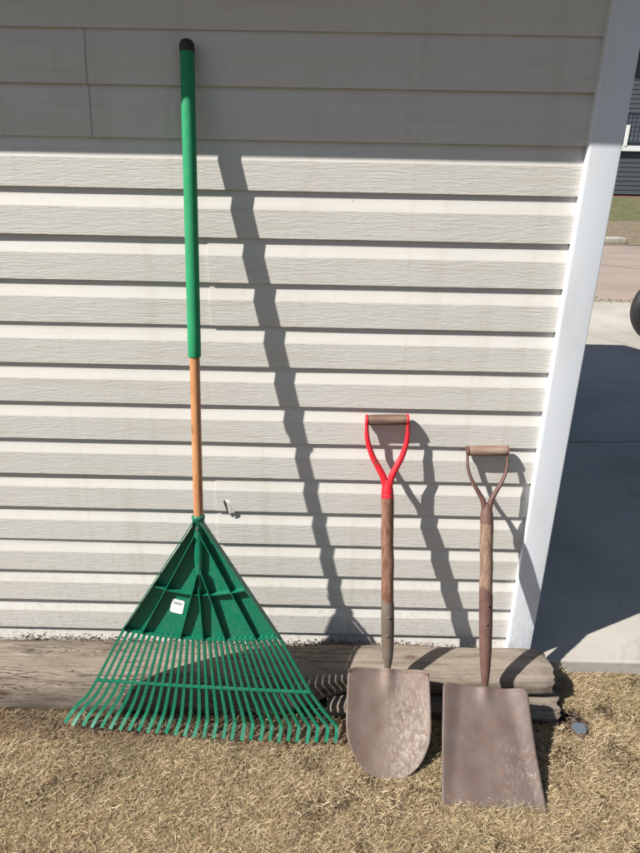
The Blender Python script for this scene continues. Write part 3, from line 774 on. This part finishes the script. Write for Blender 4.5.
shovel('round_shovel', 'round nosed shovel with a red D-handle fork and scraped steel blade', (.1795, -.022, .846), (.2060, -.218, .132),
       dict(grip=M['darkgrip'], fork=M['red'], cap=M['red'], shaft=M['oldwood'], socket=M['socket'], blade=M['steel1']),
       dict(p=[(.0570, -.004), (.0575, .02), (.0570, .045), (.0520, .073), (.0405, .106), (.0250, .136), (.0120, .162), (.0070, .185)],
            r=[(.0050, .0080), (.0056, .0085), (.0066, .0085), (.0076, .0085), (.0084, .0085), (.0092, .0090), (.0098, .0100), (.0095, .011)], cap=.0165),
       .0150, .0600, .222, .0178, (.715, .006, [(0, .0186), (.25, .0192), (.6, .0182), (.82, .0155), (1, .0085)]),
       dict(T=(.2005, -.442, -.049), U=Vector((1, .02, -.012)), f=blade_round))
shovel('square_shovel', 'square mouth shovel with a bare rusty fork and wide brown blade', (.4705, -.022, .757), (.4900, -.248, .098),
       dict(grip=M['tangrip'], fork=M['socket2'], cap=M['socket2'], shaft=M['palewood'], socket=M['socket2'], blade=M['steel2']),
       dict(p=[(.0565, -.004), (.0568, .02), (.0560, .045), (.0490, .072), (.0370, .098), (.0230, .122), (.0120, .143), (.0065, .166)],
            r=[(.0036, .0070), (.0038, .0075), (.0042, .0078), (.0048, .0080), (.0056, .0080), (.0066, .0085), (.0080, .0095), (.0088, .010)], cap=.0150),
       .0148, .0590, .208, .0185, (.575, .020, [(0, .0192), (.3, .0195), (.6, .0180), (.85, .0135), (1, .0085)]),
       dict(T=(.4690, -.527, -.046), off=(-.003, 0, .002), U=Vector((1, -.012, .0)), f=blade_square))

# ------------------------------------------------------------------ far house
hs = empty('neighbour_house', (14, 30, 0)); tag(hs, 'dark grey sided house with a white edged raised deck across the street', 'house')
def lap(bm, x0, x1, y, z0, z1, p=.18):
    z = z0
    while z < z1-.01:
        zt = min(z+p, z1); vs = [bm.verts.new(v) for v in ((x0, y-.02, z), (x1, y-.02, z), (x1, y, zt), (x0, y, zt), (x0, y, z), (x1, y, z))]
        bm.faces.new((vs[0], vs[1], vs[2], vs[3])); bm.faces.new((vs[0], vs[4], vs[5], vs[1])); z = zt
bm = bmesh.new(); box(bm, (7, 29.6, .0), (24, 38, 6.2)); lap(bm, 7, 24, 29.59, 2.1, 6.2); obj('wall', bm, M['greysiding'], hs)
bm = bmesh.new(); box(bm, (9.2, 28.03, .12), (21.5, 29.55, 1.80)); lap(bm, 9.2, 21.5, 28.0, .12, 1.80); obj('deck_skirt', bm, M['greysiding'], hs)
bm = bmesh.new(); box(bm, (9.15, 27.95, -.02), (21.6, 28.3, .05)); obj('base_course', bm, M['brickred'], hs)
bm = bmesh.new(); box(bm, (9.1, 27.86, 1.81), (21.7, 29.58, 2.02), .01); obj('deck', bm, M['deckwhite'], hs)
bm = bmesh.new(); box(bm, (9.1, 27.9, 2.06), (21.7, 27.97, 2.17)); box(bm, (9.1, 27.9, 3.17), (21.7, 27.98, 3.27))
x = 9.2
while x < 21.7: box(bm, (x, 27.92, 2.16), (x+.035, 27.955, 3.18)); x += .17
obj('railing', bm, M['navy'], hs)
for x in (9.3, 12.30, 15.6, 18.7, 21.5):
    bm = bmesh.new(); box(bm, (x-.07, 27.84, 2.0), (x+.07, 27.895, 2.80 if abs(x-12.3) < .1 else 3.3), .01); obj('post', bm, M['deckwhite'], hs)
for x in (10.2, 15, 19):
    bm = bmesh.new(); box(bm, (x-.8, 29.5, 3.3), (x+.8, 29.56, 4.8), .01); f = obj('window', bm, M['deckwhite'], hs)
    bm = bmesh.new(); box(bm, (x-.7, 29.48, 3.4), (x+.7, 29.497, 4.7)); obj('pane', bm, M['glass'], f)
bm = bmesh.new(); P = [(6.5, 28.9, 6.1), (24.5, 28.9, 6.1), (24.5, 33.8, 8.6), (6.5, 33.8, 8.6), (6.5, 38.6, 6.1), (24.5, 38.6, 6.1)]; v = [bm.verts.new(p) for p in P]
bm.faces.new((v[0], v[1], v[2], v[3])); bm.faces.new((v[3], v[2], v[5], v[4])); bm.faces.new((v[0], v[3], v[4])); bm.faces.new((v[1], v[5], v[2])); bm.faces.new((v[0], v[4], v[5], v[1]))
obj('roof', bm, M['shingle'], hs)

# ------------------------------------------------------------------ motorcycle, only its front tyre reaches the frame
mc = empty('parked_motorcycle', (3.7, 4.05, 0)); tag(mc, 'vehicle with a fat black tyre standing on the driveway at the right edge', 'vehicle')
def wheel(cx_):
    c = Vector((cx_, 4.05, .305))
    bm = bmesh.new(); nseg, ms = 48, 12; R0, r0 = .245, .062; V2 = []
    for i in range(nseg):
        a = 2*math.pi*i/nseg; row = []
        for k in range(ms):
            b = 2*math.pi*k/ms; rr = R0+r0*math.cos(b)*(1 if k % 2 == 0 or i % 2 else .97); row.append(bm.verts.new(c+Vector((rr*math.cos(a), 1.15*r0*math.sin(b), rr*math.sin(a)))))
        V2.append(row)
    for i in range(nseg):
        for k in range(ms): bm.faces.new((V2[i][k], V2[(i+1)%nseg][k], V2[(i+1)%nseg][(k+1)%ms], V2[i][(k+1)%ms]))
    wh = obj('wheel', bm, M['black'], mc, True)
    bm = bmesh.new()
    for k in range(10):
        a = 2*math.pi*k/10; sweep(bm, [c+Vector((.03*math.cos(a), 0, .03*math.sin(a))), c+Vector((.19*math.cos(a), 0, .19*math.sin(a)))], (.008, .006), (0, 1, 0), 6)
    sweep(bm, [c+Vector((.185*math.cos(2*math.pi*k/36), 0, .185*math.sin(2*math.pi*k/36))) for k in range(37)], (.03, .012), (0, 1, 0), 8)
    sweep(bm, [c-Vector((0, .07, 0)), c+Vector((0, .07, 0))], (.03, .03), (1, 0, 0), 12); obj('rim', bm, M['bluepaint'], wh)
wheel(3.02); wheel(4.42)
bm = bmesh.new()
for dy in (-.10, .10): sweep(bm, [(3.02, 4.05+dy, .305), (3.30, 4.05+dy, .98)], (.02, .02), (0, 1, 0), 10)
obj('fork', bm, M['chrome'], mc, True)
bm = bmesh.new(); sweep(bm, smooth_path([(3.22, 4.05, .86), (3.36, 4.05, .62), (3.55, 4.05, .34), (3.95, 4.05, .30), (4.42, 4.05, .305)], 5), (.025, .025), (0, 1, 0), 10); sweep(bm, [(3.25, 4.05, .84), (3.9, 4.05, .70), (4.5, 4.05, .62)], (.022, .022), (0, 1, 0), 10); obj('frame', bm, M['black'], mc, True)
bm = bmesh.new(); sweep(bm, smooth_path([(3.30, 4.05, .84), (3.45, 4.05, .92), (3.75, 4.05, .88), (3.86, 4.05, .80)], 5), lerp_list([(.05, .05), (.13, .10), (.11, .09), (.06, .05)], 5), (0, 1, 0), 18); obj('tank', bm, M['bluepaint'], mc, True)
bm = bmesh.new(); sweep(bm, smooth_path([(3.82, 4.05, .80), (4.1, 4.05, .76), (4.5, 4.05, .80), (4.72, 4.05, .84)], 5), lerp_list([(.07, .03), (.12, .04), (.11, .04), (.06, .02)], 5), (0, 1, 0), 14); obj('seat', bm, M['black'], mc, True)
bm = bmesh.new(); sweep(bm, smooth_path([(3.45, 3.70, 1.05), (3.34, 3.85, 1.08), (3.29, 4.05, .99), (3.34, 4.25, 1.08), (3.45, 4.40, 1.05)], 5), (.014, .014), (0, 0, 1), 10); obj('handlebar', bm, M['chrome'], mc, True)
bm = bmesh.new(); box(bm, (3.5, 3.93, .28), (3.9, 4.17, .62), .05); obj('engine', bm, M['chrome'], mc)
bm = bmesh.new(); sweep(bm, [(3.28, 4.05, .80), (3.19, 4.05, .80)], [(.09, .09), (.05, .05)], (0, 1, 0), 16); obj('headlight', bm, M['chrome'], mc)

# ------------------------------------------------------------------ camera
f_px, th, ro, ya = 650., .398821058, .0189249401, -.00507624161
Fw = Vector((math.sin(ya)*math.cos(th), math.cos(ya)*math.cos(th), -math.sin(th)))
Rt = Vector((math.cos(ya), -math.sin(ya), 0)); Up = Rt.cross(Fw)
R2 = Rt*math.cos(ro)+Up*math.sin(ro); U2 = -Rt*math.sin(ro)+Up*math.cos(ro)
cam = bpy.data.cameras.new('camera'); co = bpy.data.objects.new('camera', cam); COL.objects.link(co)
co.matrix_world = Matrix(((R2.x, U2.x, -Fw.x, 0), (R2.y, U2.y, -Fw.y, -1.71046), (R2.z, U2.z, -Fw.z, 1.53291), (0, 0, 0, 1)))
cam.sensor_fit = 'HORIZONTAL'; cam.sensor_width = 36; cam.lens = 36*f_px/640; cam.clip_start = .02; cam.clip_end = 600
sc.camera = co

# ------------------------------------------------------------------ light
d = Vector((1.93, 1, -2.16)).normalized()
sun = bpy.data.lights.new('sun', 'SUN'); so = bpy.data.objects.new('sun', sun); COL.objects.link(so)
so.rotation_euler = d.to_track_quat('-Z', 'Y').to_euler(); sun.energy = 5.0; sun.angle = math.radians(.5); sun.color = (1, .955, .89)
wd_ = bpy.data.worlds.new('World'); sc.world = wd_; wd_.use_nodes = True; nt = wd_.node_tree
sky = nt.nodes.new('ShaderNodeTexSky'); sky.sky_type = 'NISHITA'; sky.sun_disc = False
sky.sun_elevation = math.asin(-d.z); sky.sun_rotation = math.atan2(-d.x, -d.y) % (2*math.pi)
bg = nt.nodes['Background']; bg.inputs['Strength'].default_value = .05
nt.links.new(sky.outputs['Color'], bg.inputs['Color'])
vs_ = sc.view_settings; vs_.view_transform = 'Standard'; vs_.look = 'None'; vs_.gamma = 1; vs_.use_curve_mapping = False; vs_.exposure = .72
sc.render.engine = 'CYCLES'; sc.render.resolution_x = 768; sc.render.resolution_y = 1024
